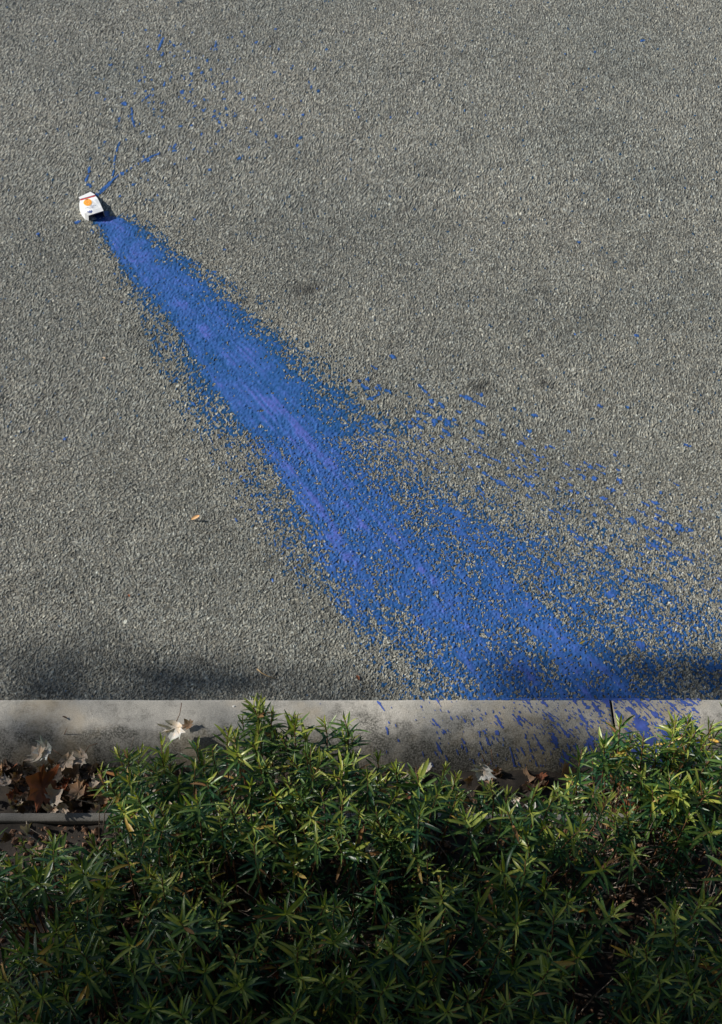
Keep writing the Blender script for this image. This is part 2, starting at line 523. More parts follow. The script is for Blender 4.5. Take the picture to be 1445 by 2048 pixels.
road_v, road_q, road_c = [], [], []
pnt_v, pnt_q, pnt_t, pnt_i = [], [], [], []
road_n = 0; pnt_n = 0
KERB_FRONT = ground(722, 1397, .10).y
BANDS = ((KERB_FRONT - .02, 3.05, 1.45, .0027, .0033), (3.05, 4.35, 1.70, .0035, .0054), (4.35, 6.9, 2.2, .0043, .0088))
for (y0, y1, hw, sx, sy) in BANDS:
    xs = np.arange(-hw, hw, sx); ys = np.append(np.arange(y0, y1 - sy * .4, sy), y1 + .0012)
    X, Y = np.meshgrid(xs, ys)
    X = X + (rng.random(X.shape) - .5) * sx * .35; jy = (rng.random(X.shape) - .5) * sy * .35; jy[0] = 0; jy[-1] = 0; Y = Y + jy
    H, edge, r, r2, r3 = stones(X, Y)
    H = H + .004 * (fbm(X * 3, Y * 3, 20, 3) - .5)
    patch = fbm(X * 26, Y * 26, 88, 3)
    tone = .165 + .20 * r2 ** 1.5 + .26 * (r3 > .96) + .12 * (patch - .5) + .05 * (fbm(X * 5, Y * 5, 93, 3) - .5)
    tone = tone * (.20 + .80 * np.clip(edge * 1.3, 0, 1)) * (.75 + .45 * r)
    # a few darker greasy marks on the asphalt
    for (mu, mv, ra, am) in ((605, 580, .11, .75), (960, 776, .07, .8), (1092, 768, .05, .8), (1180, 640, .12, .3), (880, 350, .2, .18), (640, 300, .3, .08), (250, 1320, .25, .1)):
        g = ground(mu, mv)
        q = np.hypot(X - g.x, (Y - g.y) * 1.2) / ra
        tone = tone * (1 - am * np.clip(1.2 - q - .6 * fbm(X * 40, Y * 40, 33, 2), 0, 1))
    for (mu, mv) in ((781, 409), (1352, 521), (252, 1245), (1145, 740)):
        g = ground(mu, mv)
        tone = np.where(np.hypot(X - g.x, Y - g.y) < .008, .5, tone)
    warm = hash2(np.floor(X / STONE), np.floor(Y / STONE), 77)
    C = np.stack([tone * (.93 + .12 * warm), tone * 1.0, tone * (.955 - .13 * warm), np.ones_like(tone)], -1)
    n = X.size; nx = len(xs); ny = len(ys)
    ii = np.arange(n).reshape(ny, nx)
    q = np.stack([ii[:-1, :-1], ii[:-1, 1:], ii[1:, 1:], ii[1:, :-1]], -1).reshape(-1, 4)
    road_v.append(np.stack([X, Y, H], -1).reshape(-1, 3)); road_q.append(q + road_n); road_c.append(C.reshape(-1, 4)); road_n += n
    # paint that sits on those stones
    D, T, IDS = paint_density(X, Y)
    mixr = .6 * hash2(np.floor(r3 * 9999), np.floor(r2 * 9999), 90) + .4 * hash2(np.floor(X / .0034), np.floor(Y / .0045), 91)
    thr = .05 + 1.02 * np.clip((mixr - .17) / .66, 0, 1) - .18 * (edge - .5)
    on = D > thr
    cell = on[:-1, :-1].astype(int) + on[:-1, 1:] + on[1:, 1:] + on[1:, :-1]
    keep = (cell >= (3 if sx < .003 else 2)).reshape(-1)
    film = .0030 * T + .0008
    HP = np.maximum(H + .0006 + .0008 * T, film + .0008)
    qk = q[keep]
    used = np.unique(qk)
    remap = np.full(n, -1); remap[used] = np.arange(len(used))
    pnt_v.append(np.stack([X, Y, HP], -1).reshape(-1, 3)[used]); pnt_q.append(remap[qk] + pnt_n); pnt_n += len(used)
    TT = np.clip(.05 + .55 * np.clip(D, 0, 1.1) + T * .5 - (1 - edge) * .35 + .12 * (r2 - .5), 0, 1)
    pnt_t.append(TT.reshape(-1)[used]); pnt_i.append(IDS.reshape(-1)[used])

me = np_mesh('road', np.concatenate(road_v), np.concatenate(road_q), False)
ca = me.color_attributes.new('stone_colour', 'FLOAT_COLOR', 'POINT')
ca.data.foreach_set('color', np.concatenate(road_c).astype(np.float32).ravel())
road = tag(link('road', me, M['asphalt']), kind='structure')
# the rest of the carriageway, out to the horizon, round the stones in view
yk = KERB_FRONT - .02
V, F = [], []
for (y0, y1, hw, sx, sy) in BANDS:
    for (xa, xb) in ((-60, -hw), (hw - sx, 60)):
        b = len(V); V += [(xa, y0 - .004, .0022), (xb, y0 - .004, .0022), (xb, y1 + .002, .0022), (xa, y1 + .002, .0022)]; F.append((b, b + 1, b + 2, b + 3))
b = len(V); V += [(-60, BANDS[-1][1], .0021), (60, BANDS[-1][1], .0021), (60, 300, .0021), (-60, 300, .0021)]; F.append((b, b + 1, b + 2, b + 3))
me = pymesh('road_beyond', V, F)
tag(link('asphalt', me, M['asphalt_far']), kind='structure')

spill = empty('paint_spill', FAN0)
tag(spill, 'blue paint spill fanning from the white bag across the grey asphalt', 'paint spill')
PV = np.concatenate(pnt_v); PQ = np.concatenate(pnt_q); PT = np.concatenate(pnt_t)


def paint_mesh(name, V, Q, T, parent, origin):
    me = np_mesh(name, V - np.array(origin), Q)
    at = me.attributes.new('thickness', 'FLOAT', 'POINT')
    at.data.foreach_set('value', T.astype(np.float32))
    return link(name, me, M['paint'], parent)


def largest(mask):
    """keep only the largest connected patch of the faces in mask"""
    f = np.nonzero(mask)[0]; par = {}

    def find(a):
        while par.setdefault(a, a) != a: a = par[a]
        return a
    for q in PQ[f]:
        r = find(int(q[0]))
        for w in q[1:]: par[find(int(w))] = r
    lab = np.array([find(int(PQ[i][0])) for i in f]); vals, cn = np.unique(lab, return_counts=True)
    out = np.zeros(len(mask), bool); out[f[lab == vals[cn.argmax()]]] = True
    return out


def split(mask):
    q = PQ[mask]; used = np.unique(q); rm = np.full(len(PV), -1); rm[used] = np.arange(len(used))
    return PV[used], rm[q], PT[used]


ctr = PV[PQ].mean(axis=1)
PI = np.concatenate(pnt_i)[PQ].max(axis=1)
uu, vv = photo(ctr[:, 0], ctr[:, 1])
in_back = vv < 424
edge_u = 196 + (vv - 424) * 1.62 + 90
in_right = (~in_back) & (uu > edge_u)
isdrop = np.zeros(len(PQ), bool)
for bn in np.unique(PI):
    if bn < 0: continue
    mk = PI == bn
    if mk.sum() < 6: continue
    mk = largest(mk)
    isdrop |= mk
    paint_mesh('paint_drop', *split(mk), spill, FAN0)
paint_mesh('paint_fan', *split(~in_back & ~in_right & ~isdrop), spill, FAN0)['kind'] = 'stuff'
o = paint_mesh('paint_spatter', *split(in_right & ~isdrop), spill, FAN0); o['kind'] = 'stuff'; o['label'] = 'blue flecks thrown to the right of the fan'
o = paint_mesh('paint_spatter', *split(in_back & ~isdrop), spill, FAN0); o['kind'] = 'stuff'; o['label'] = 'thin blue threads and drops above the bag'

# ------------------------------------------------------------------ kerb
KB = ground(722, 1545, .02).y
prof = []     # (y, z) from the road face over the top to the back foot
prof += [(KERB_FRONT + .004, -.03), (KERB_FRONT + .002, .05), (KERB_FRONT, .086)]
for k in range(1, 6):
    a = math.pi / 2 * k / 5
    prof.append((KERB_FRONT - .012 + .012 * math.cos(a), .088 + .012 * math.sin(a)))
yt = KERB_FRONT - .012
for k in range(1, 9):
    prof.append((yt - .075 * k / 8, .100 - .004 * k / 8))
y2 = prof[-1][0]
for k in range(1, 15):
    t = k / 14
    prof.append((y2 - (y2 - KB) * t, .096 - .086 * (t ** 1.9)))
prof.append((KB - .012, -.06))
prof = np.array(prof)


def kerb_z(y):
    o = np.argsort(prof[8:-1, 0])
    return np.interp(y, prof[8:-1, 0][o], prof[8:-1, 1][o])


def kerb_relief(x, y):
    return .0035 * (fbm(x * 5, y * 5, 101, 3) - .5) + .0012 * (fbm(x * 60, y * 60, 102, 3) - .5)


kerb = empty('kerb', (0, KERB_FRONT - .09, 0)); kerb['kind'] = 'structure'
XJ = ground(1225, 1420, .1).x


def kerb_stone(xa, xb):
    step = .006
    xs = list(np.arange(xa, xb, step)) + [xb]
    xs = np.array(xs)
    Pn = len(prof)
    V = []; 
    for x in xs:
        e = min(x - xa, xb - x)
        inset = .003 * max(0, 1 - e / .004)
        for (y, z) in prof:
            V.append((x, y - 0, z - inset))
    V = np.array(V)
    V[:, 2] += kerb_relief(V[:, 0], V[:, 1]) * (V[:, 2] > .0)
    jj = np.abs(V[:, 1] - (KB)) < .04
    V[:, 1] += np.where(V[:, 2] > .085, .0016 * (fbm(V[:, 0] * 14, V[:, 0] * 0, 103, 3) - .5), 0)
    ii = np.arange(len(V)).reshape(len(xs), Pn)
    q = np.stack([ii[:-1, :-1], ii[:-1, 1:], ii[1:, 1:], ii[1:, :-1]], -1).reshape(-1, 4)
    me = np_mesh('kerb_stone', V - np.array([0, KERB_FRONT - .09, 0]), q[:, ::-1])
    # end faces
    o = link('kerb_stone', me, M['kerb'], kerb)
    return o


kerb_stone(-6.0, -2.003)
kerb_stone(-1.997, XJ - .0028)
kerb_stone(XJ + .0028, 6.0)
me = pymesh('joint_filler', [(XJ - .003, KERB_FRONT, .02 - 0), (XJ + .003, KERB_FRONT, .02), (XJ + .003, KERB_FRONT, .083), (XJ - .003, KERB_FRONT, .083),
                             (XJ - .003, KERB_FRONT - .1, .078), (XJ + .003, KERB_FRONT - .1, .078), (XJ - .003, KB, -.01), (XJ + .003, KB, -.01)],
            [(0, 1, 2, 3), (3, 2, 5, 4), (4, 5, 7, 6)], False)
o = link('joint_filler', me, M['black_gap'], kerb); o.matrix_parent_inverse = kerb.matrix_world.inverted()
o.location = Vector((0, 0, 0)); o.matrix_parent_inverse = Matrix.Translation(-Vector(kerb.location))

# blue splashes over the kerb: long drops along the direction of the throw
kx0, kx1 = ground(640, 1420, .1).x, ground(1460, 1420, .1).x
xs = np.arange(kx0, kx1, .0013); ys = np.arange(KB + .012, KERB_FRONT + .0, .0013)
X, Y = np.meshgrid(xs, ys)
ZK = kerb_z(Y) + kerb_relief(X, Y) + .0012
U, Vp = photo(X, Y, ZK)
F = np.zeros(X.shape)
SID = np.full(X.shape, -1)
sn = [0]
krng = random.Random(21)


BIGN = 36


def splash(u, v, L, w, amp=1.0, slant=None):
    p = ground(u, v, .097)
    d = (p - FAN0); ang = math.atan2(d.y, d.x) if slant is None else slant
    ang += krng.gauss(0, .12)
    r0 = L * 1.3
    sel = (np.abs(X - p.x) < r0) & (np.abs(Y - p.y) < r0)
    if not sel.any(): return
    dx = X[sel] - p.x; dy = Y[sel] - p.y
    c, s = math.cos(ang), math.sin(ang)
    a = dx * c + dy * s; b = -dx * s + dy * c
    ww = w * (0.55 + .45 * np.clip(.5 + a / L, 0, 1.2)) if krng.random() < .6 else w * (1.0 - .4 * np.clip(.5 + a / L, 0, 1))
    q = np.sqrt((a / L) ** 2 + (b / ww) ** 2) + (fbm(X[sel] * 160, Y[sel] * 160, 120, 3) - .5) * 1.7
    val = np.clip(1.5 - q, 0, 1) * amp
    if sn[0] < BIGN:
        a_ = SID[sel]; a_[(val > F[sel]) & (val > .3)] = sn[0]; SID[sel] = a_
    sn[0] += 1
    F[sel] = np.maximum(F[sel], val)


for (u, v, L, w) in ((762, 1412, .022, .0035), (1040, 1437, .012, .0045), (1090, 1408, .018, .006), (1055, 1405, .012, .0045),
                     (1170, 1410, .018, .006), (1195, 1420, .026, .010), (1168, 1440, .022, .007), (1215, 1408, .030, .012),
                     (1265, 1425, .030, .010), (1285, 1450, .034, .022), (1310, 1430, .028, .008), (1240, 1430, .018, .006),
                     (1000, 1445, .03, .0045), (1035, 1440, .03, .004), (1110, 1475, .025, .009), (1140, 1500, .03, .006),
                     (1030, 1500, .03, .004), (1080, 1480, .03, .0035), (1185, 1480, .014, .007), (1300, 1475, .05, .016),
                     (1340, 1470, .04, .014), (1275, 1402, .02, .01), (1345, 1412, .02, .006), (775, 1462, .012, .004), (870, 1445, .014, .004),
                     (928, 1440, .014, .003), (928, 1477, .008, .003), (585, 1410, .006, .003), (640, 1409, .005, .003), (995, 1465, .012, .005),
                     (1100, 1435, .014, .005), (1290, 1500, .05, .014), (1330, 1510, .05, .014), (1240, 1495, .03, .005)):
    splash(u, v, L * .85, w)
for k in range(1700):
    t = krng.random() ** .5
    u = 740 + 660 * t; v = krng.uniform(1398, 1540)
    if krng.random() > .25 + .75 * t: continue
    big = krng.random() < .10
    splash(u, v, krng.uniform(.0016, .0075) * (2.6 if big else 1), krng.uniform(.0012, .0024) * (1.6 if big else 1))
thr = .5 + .2 * (vnoise(X * 300, Y * 300, 7) - .5)
# paint that ran along the kerb's road edge
edge_amt = np.interp(U, [700, 800, 950, 1100, 1250, 1300, 1400], [0, .2, .6, .85, .9, .5, .4]) * np.clip(1 - (KERB_FRONT - Y) / .011, 0, 1)
F = np.maximum(F, edge_amt * (.35 + 1.0 * fbm(X * 60, Y * 60, 130, 3)))
on = (F > thr) & (np.abs(X - XJ) > .0045)
cell = on[:-1, :-1].astype(int) + on[:-1, 1:] + on[1:, 1:] + on[1:, :-1]
ii = np.arange(X.size).reshape(X.shape)
q = np.stack([ii[:-1, :-1], ii[:-1, 1:], ii[1:, 1:], ii[1:, :-1]], -1).reshape(-1, 4)[(cell >= 3).reshape(-1)]
used = np.unique(q); rm = np.full(X.size, -1); rm[used] = np.arange(len(used))
VK = np.stack([X, Y, ZK], -1).reshape(-1, 3)[used]
TK = (.55 + .4 * np.clip(F, 0, 1)).reshape(-1)[used]
qi = SID.reshape(-1)[used][rm[q]].max(axis=1)
small = qi < 0
for sid in np.unique(qi):
    if sid < 0: continue
    mk = qi == sid
    if mk.sum() < 8: small |= mk; continue
    qq = rm[q][mk]; us = np.unique(qq); r2m = np.full(len(VK), -1); r2m[us] = np.arange(len(us))
    paint_mesh('paint_splash', VK[us], r2m[qq], TK[us], spill, FAN0)
qq = rm[q][small]; us = np.unique(qq); r2m = np.full(len(VK), -1); r2m[us] = np.arange(len(us))
o = paint_mesh('kerb_splashes', VK[us], r2m[qq], TK[us], spill, FAN0)
o['kind'] = 'stuff'
o['label'] = 'blue streaks splashed slantwise over the concrete kerb'

# ------------------------------------------------------------------ planting bed
E0 = ground(722, 1625, .05).y; E1 = ground(722, 1642, .05).y


def sheet(name, x0, x1, y0, y1, z, step, mat, amp=.01, k=0):
    xs = np.arange(x0, x1 + step, step); ys = np.arange(y0, y1 + step * .5, step)
    X, Y = np.meshgrid(xs, ys)
    Z = z + amp * (fbm(X * 9, Y * 9, k, 4) - .5) * 2
    Z += np.clip(1 - np.abs(KB + .01 - Y) / .06, 0, 1) * (.006 + .05 * np.clip(fbm(X * 6, Y * 6, k + 9, 4) - .38, 0, 1))
    ii = np.arange(X.size).reshape(X.shape)
    q = np.stack([ii[:-1, :-1], ii[:-1, 1:], ii[1:, 1:], ii[1:, :-1]], -1).reshape(-1, 4)
    return tag(link(name, np_mesh(name, np.stack([X, Y, Z], -1).reshape(-1, 3), q), mat), kind='structure')


sheet('soil', -3, 3, E1 - .01, KB + .01, .0, .012, M['soil'], .012, 200)
sheet('bed_soil', -3, 3, -1.5, E1 + .002, .037, .012, M['soil'], .010, 210)
me = pymesh('ground', [(-300, -300, -.03), (300, -300, -.03), (300, KB, -.03), (-300, KB, -.03)], [(0, 1, 2, 3)])
tag(link('ground', me, M['soil']), kind='structure')


def rough_bar(name, x0, x1, y0, y1, z0, z1, mat):
    xs = np.arange(x0, x1, .012)
    ring = [(y1, z0), (y1, z1 - .003), (y1 - .003, z1), ((y0 + y1) / 2, z1 + .0005), (y0 + .003, z1), (y0, z1 - .003), (y0, z0)]
    V = []
    for x in xs:
        for (y, z) in ring: V.append((x, y, z))
    V = np.array(V)
    V[:, 2] += .002 * (fbm(V[:, 0] * 30, V[:, 1] * 30, 140, 3) - .5); V[:, 1] += .002 * (fbm(V[:, 0] * 20, V[:, 2] * 20, 141, 3) - .5)
    ii = np.arange(len(V)).reshape(len(xs), len(ring))
    q = np.stack([ii[:-1, :-1], ii[1:, :-1], ii[1:, 1:], ii[:-1, 1:]], -1).reshape(-1, 4)
    return link(name, np_mesh(name, V, q), mat)


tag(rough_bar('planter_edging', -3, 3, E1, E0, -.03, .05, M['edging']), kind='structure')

# gravel: small chips of brick-coloured stone in the bed
CH = np.array([(1, 0, 0), (0, 1, 0), (-1, 0, 0), (0, -1, 0), (0, 0, .8), (0, 0, -.8)], float)
CHF = [(0, 1, 4), (1, 2, 4), (2, 3, 4), (3, 0, 4), (1, 0, 5), (2, 1, 5), (3, 2, 5), (0, 3, 5)]


def chips(name, n, region, s0, s1, z, mat, seed):
    r = np.random.default_rng(seed)
    V, F = [], []
    for k in range(n):
        x = r.uniform(*region[0]); y = r.uniform(*region[1]); s = r.uniform(s0, s1)
        c = CH * s * r.uniform(.6, 1.3, 3) + r.normal(0, s * .18, (6, 3))
        a = r.uniform(0, 6.28); ca, sa = math.cos(a), math.sin(a)
        c = np.stack([c[:, 0] * ca - c[:, 1] * sa, c[:, 0] * sa + c[:, 1] * ca, c[:, 2]], -1) + (x, y, z + r.uniform(0, .008))
        b = len(V); V += list(c); F += [tuple(i + b for i in f) for f in CHF]
    return link(name, pymesh(name, V, F, False), mat)


tag(chips('gravel', 3600, ((-1.2, 1.2), (1.05, E1 - .01)), .003, .010, .036, M['gravel_red'], 3),
    'red brown gravel chips scattered over the bed below the concrete edging', 'gravel', kind='stuff')

# ------------------------------------------------------------------ fallen maple leaves
LOBES = [(0, 0.0), (-.55, .10), (-.40, .26), (-.90, .36), (-.64, .52), (-.76, .84), (-.42, .74), (-.24, .92), (0, 1.22)]


def maple_mesh(name, seed, size, curl=.25, fold=.15):
    r = random.Random(seed)
    left = [(x * r.uniform(.85, 1.1), y * r.uniform(.95, 1.05)) for x, y in LOBES]
    dense = []
    for a, b in zip(left, left[1:]):
        dense.append(a)
        dense.append(((a[0] + b[0]) / 2 + r.uniform(-.05, .05), (a[1] + b[1]) / 2 + r.uniform(-.05, .05)))
    dense.append(left[-1])
    right = [(-x * r.uniform(.85, 1.1), y) for x, y in dense[1:-1]][::-1]
    outl = dense + right
    ribs = [(0, .04), (0, .36), (0, .66)]
    V = [(x, y, 0) for x, y in outl]
    n = len(V)
    mids = [(x * .5, .40 + (y - .40) * .5, 0) for x, y in outl]
    V += mids; V.append((0, .40, 0))
    F = []
    for i in range(n):
        j = (i + 1) % n
        F.append((i, j, n + j, n + i)); F.append((n + i, n + j, 2 * n))
    ph = r.uniform(0, 6.28); ca = r.uniform(-1, 1)
    out = []
    for (x, y, z) in V:
        d = math.hypot(x, y - .4)
        zz = curl * d * d * (1 + .5 * ca) + fold * abs(x) + .10 * math.sin(x * 5 + ph) * d + .07 * math.sin(y * 7 + ph * 2) * d + .05 * math.sin(x * 13 + y * 9 + ph)
        out.append((x * size * .5 * (1 - .12 * curl), y * size * .5, zz * size * .5))
    rib = [0.0] * n + [.35] * n + [1.0]
    me = pymesh(name, out, F)
    at = me.attributes.new('rib', 'FLOAT', 'POINT'); at.data.foreach_set('value', rib)
    return me


def stalk_mesh(name, size, seed):
    r = random.Random(seed)
    pts = [Vector((0, .02 * size, .004)), Vector((r.uniform(-.08, .08) * size, -.22 * size, .006)), Vector((r.uniform(-.2, .2) * size, -.5 * size, .003))]
    return tube_mesh(name, pts, [.0011, .0009, .0012], 5)


def tube_data(pts, rad, seg=5):
    V, F = [], []
    for i, p in enumerate(pts):
        t = (pts[min(i + 1, len(pts) - 1)] - pts[max(i - 1, 0)]).normalized()
        a = t.orthogonal().normalized() if i == 0 else (pa - t * pa.dot(t)).normalized()
        pa = a
        b = t.cross(a)
        for k in range(seg):
            an = 2 * math.pi * k / seg
            V.append(p + (a * math.cos(an) + b * math.sin(an)) * rad[i])
    for i in range(len(pts) - 1):
        for k in range(seg):
            k2 = (k + 1) % seg
            F.append((i * seg + k, i * seg + k2, (i + 1) * seg + k2, (i + 1) * seg + k))
    F.append(tuple(range(seg))[::-1]); F.append(tuple((len(pts) - 1) * seg + k for k in range(seg)))
    return V, F


def tube_mesh(name, pts, rad, seg=5):
    V, F = tube_data(pts, rad, seg)
    return pymesh(name, V, F)


def fallen(u, v, z, size, mat, rot, label, tiltx=0, tilty=0, seed=0, curl=.25, fold=.15, stalk=False, cat='leaf'):
    z = z + .03 if v < 1640 and z < .1 and u < 300 else z + .01
    p = ground(u, v, z)
    root = empty('fallen_leaf', p)
    root.rotation_mode = 'ZYX'; root.rotation_euler = (tiltx + .1, (-abs(tilty) if 'dead_white' == mat or mat == 'dead_pale' else tilty) * .7, rot)
    tag(root, label, cat, 'fallen leaves between kerb and shrubs')
    b = link('blade', maple_mesh('blade', seed, size, curl, fold), M[mat], root)
    b.location = (0, -.2 * size, 0)
    if stalk:
        s = link('stalk', stalk_mesh('stalk', size, seed), M['stem'], root); s.location = (0, -.2 * size, 0)
    return root


FL = [
    (352, 1456, .115, .10, 'dead_white', 2.9, 'pale whitish leaf standing curled on the kerb beside the shrub tips', .5, .55, True),
    (378, 1450, .095, .05, 'dead_tan', .6, 'small brown leaf tucked behind the pale one on the kerb', .3, -.3, False),
    (92, 1497, .065, .085, 'dead_white', 1.9, 'whitish leaf at the top left of the leaf pile against the kerb', .35, .2, False),
    (76, 1512, .055, .08, 'dead_pale', .5, 'grey beige leaf half cut off by the left picture edge', .1, .5, False),
    (134, 1520, .05, .075, 'dead_pale', -2.4, 'pinkish beige lobed leaf with its stalk hanging down in the pile', .45, .15, True),
    (164, 1513, .055, .08, 'dead_pale', 2.3, 'pinkish beige leaf with long stalk at the right end of the pile', .3, -.35, True),
    (85, 1577, .055, .16, 'dead_rust', 1.2, 'big rusty orange curled leaf at the left picture edge', .25, .9, False),
    (108, 1595, .05, .08, 'dead_pale', -.9, 'beige leaf lying just above the thin concrete edging', .3, .2, False),
    (158, 1582, .045, .085, 'dead_tan', 1.0, 'brown spiky lobed leaf lying left of the shrub branches', .3, -.2, False),
    (128, 1614, .04, .05, 'dead_pale', 2.6, 'small pale leaf scrap resting against the concrete edging', .5, .1, False),
    (206, 1600, .04, .06, 'dead_tan', .2, 'small brown leaf under the left shrub by the edging', .2, .3, False),
    (115, 1555, .04, .07, 'dead_dark', -.4, 'dark brown leaf in the middle of the leaf pile', .2, -.5, False),
    (855, 1534, .05, .05, 'dead_white', .8, 'small white leaf in the shrubs at the foot of the kerb', .5, .3, False),
    (968, 1541, .06, .085, 'dead_white', 2.6, 'bright white crumpled leaf with red stalk at the kerb foot', .55, -.1, True),
    (540, 1466, .26, .06, 'dead_tan', -.7, 'pinkish brown curled leaf caught in the highest shrub tips', .7, .5, False),
    (484, 1590, .12, .08, 'dead_tan', 2.1, 'crumpled grey brown leaf caught behind the front shrub stems', .5, -.3, False),
    (258, 1580, .05, .075, 'dead_tan', .5, 'brown jagged leaf showing between left shrub stems', .4, .4, False),
    (1065, 1612, .06, .05, 'dead_white', 1.4, 'small white leaf scrap lying on the edging in the shrubs', .3, .2, False),
    (1030, 1600, .06, .045, 'dead_white', -1.2, 'small white torn leaf between shrub shoots right of centre', .4, -.2, False),
    (1340, 1580, .04, .11, 'dead_pale', .9, 'large tan leaf under the right hand shrub', .3, .1, False),
    (1300, 1600, .04, .08, 'dead_tan', -1.9, 'dull brown leaf left of the large tan one', .2, .3, False),
    (745, 1700, .20, .06, 'dead_white', 2.2, 'grey white leaf deep among the middle shrubs', .2, .3, False),
    (275, 1920, .12, .10, 'dead_pale', .4, 'grey beige lobed leaf in the shade at lower left', .1, -.1, False),
    (308, 1915, .14, .075, 'dead_pale', -1.1, 'pale leaf overlapping the grey beige one at lower left', .2, .2, False),
    (350, 1852, .15, .035, 'dead_white', 1.7, 'small bright leaf scrap in the dark lower left shrubs', .4, .4, False),
    (132, 1782, .06, .05, 'dead_white', .1, 'small pale leaf on the bare soil at the left', .3, -.4, False),
    (147, 1800, .05, .06, 'dead_tan', 2.0, 'brown leaf on the soil just below the small pale leaf', .2, .1, False),
]
for n, (u, v, z, s, mt, rot, lab, tx, ty, st) in enumerate(FL):
    fallen(u, v, z, s, mt, rot, lab, tx, ty, seed=100 + n, curl=.35, fold=.2, stalk=st)

# loose litter under and between: nobody could count it
lr = random.Random(77)
protos = [maple_mesh('litter_shape', 300 + k, 1.0, .4, .3) for k in range(6)]
pv = [np.array([v.co[:] for v in m.vertices]) for m in protos]
pf = [[tuple(p.vertices) for p in m.polygons] for m in protos]
prib = []
for m in protos:
    a = np.zeros(len(m.vertices), dtype=np.float32); m.attributes['rib'].data.foreach_get('value', a); prib.append(a)
V, F, MI, RB = [], [], [], []
for k in range(620):
    if k < 170:
        p = ground(lr.uniform(20, 260), lr.uniform(1500, 1625), .03); y = min(max(p.y, E0 + .015), KB + .02)
        x = p.x; z = lr.uniform(.002, .026)
    elif k < 430:
        x = lr.uniform(-1.2, 1.25); y = lr.uniform(E0 + .01, KB + .012); z = lr.uniform(.0, .04)
    else:
        x = lr.uniform(-1.2, 1.25); y = lr.uniform(.5, E1 - .02); z = lr.uniform(.03, .05)
    j = lr.randrange(6); s = lr.uniform(.035, .085)
    Mx = Matrix.Translation((x, y, z)) @ Matrix.Rotation(lr.uniform(0, 6.28), 4, 'Z') @ Matrix.Rotation(lr.gauss(0, .5), 4, 'X') @ Matrix.Rotation(lr.gauss(0, .4), 4, 'Y') @ Matrix.Scale(s, 4)
    A = np.array(Mx)
    c = pv[j] @ A[:3, :3].T + A[:3, 3]
    b = sum(len(q) for q in V)
    V.append(c); F += [tuple(i + b for i in f) for f in pf[j]]; RB.append(prib[j])
    MI += [lr.choice((0, 1, 1, 2, 2, 2, 3))] * len(pf[j])
me = pymesh('leaf_litter', np.concatenate(V), F)
for k in ('dead_pale', 'dead_tan', 'dead_dark', 'dead_rust'): me.materials.append(M[k])
me.polygons.foreach_set('material_index', MI)
at = me.attributes.new('rib', 'FLOAT', 'POINT'); at.data.foreach_set('value', np.concatenate(RB))
tag(link('leaf_litter', me), 'brown dead leaf litter covering the soil under the shrubs', 'leaf litter', kind='stuff')
for m in protos: bpy.data.meshes.remove(m)

# ------------------------------------------------------------------ small things on the road and kerb
p = ground(391, 1036, .010)
r0 = empty('fallen_leaf', p); r0.rotation_euler = (.2, .35, -1.25 + 0)
tag(r0, 'small orange tan curled leaf alone on the asphalt left of the paint', 'leaf')


def blade_mesh(name, L, W, bend=.2, fold=.35, seg=5, droop=0):
    V, F, rib = [], [], []
    for i in range(seg + 1):
        t = i / seg
        w = W * (math.sin(math.pi * min(1, t * .90 + .06)) ** .5) if i < seg else W * .12
        if i == 0: w = W * .25
        y = L * t; z = -bend * L * t * t + droop * L * t
        V += [(-w / 2, y, z + fold * w / 2), (0, y, z), (w / 2, y, z + fold * w / 2)]
        rib += [0, 1, 0]
    for i in range(seg):
        a = i * 3
        F += [(a, a + 1, a + 4, a + 3), (a + 1, a + 2, a + 5, a + 4)]
    me = pymesh(name, V, F)
    at = me.attributes.new('rib', 'FLOAT', 'POINT'); at.data.foreach_set('value', rib)
    return me


M['road_leaf'] = mat_leaf('leaf_orange_tan', (.62, .30, .13, 1), (.75, .45, .22, 1), .6, .1)
b = link('blade', blade_mesh('blade', .030, .011, -.3, .7, 6), M['road_leaf'], r0); b.location = (0, -.014, 0)
s = link('stalk', tube_mesh('stalk', [Vector((0, -.014, 0)), Vector((.001, -.021, .001))], [.0008, .0006]), M['stem'], r0)


def lone_leaf(u, v, z, L, W, mat, rot, label, seed=1):
    r = empty('fallen_leaf', ground(u, v, z)); r.rotation_euler = (.2, .2, rot)
    tag(r, label, 'leaf')
    b = link('blade', blade_mesh('blade', L, W, .2, .5, 5), M[mat], r); b.location = (0, -L / 2, 0)


lone_leaf(716, 1355, .007, .018, .010, 'dead_rust', .3, 'tiny red brown leaf fragment on asphalt close to the kerb, left of the paint')
lone_leaf(1165, 1284, .010, .022, .007, 'leaf_yellow', -1.0, 'small yellow leaf sliver lying in the blue paint above the kerb')
lone_leaf(208, 716, .007, .014, .010, 'dead_pale', .8, 'tiny tan leaf scrap on the left asphalt halfway down')
lone_leaf(130, 1434, .104, .016, .006, 'dead_dark', 1.1, 'tiny dark leaf scrap on the left kerb top')
lone_leaf(258, 1191, .007, .012, .006, 'dead_rust', .4, 'tiny rust coloured leaf scrap on the asphalt at lower left')


def twig_thing(pts, rads, label, mat='twig'):
    c = pts[0]
    root = link('twig', tube_mesh('twig', [p - c for p in pts], rads, 5), M[mat]); root.location = c
    return tag(root, label, 'twig')


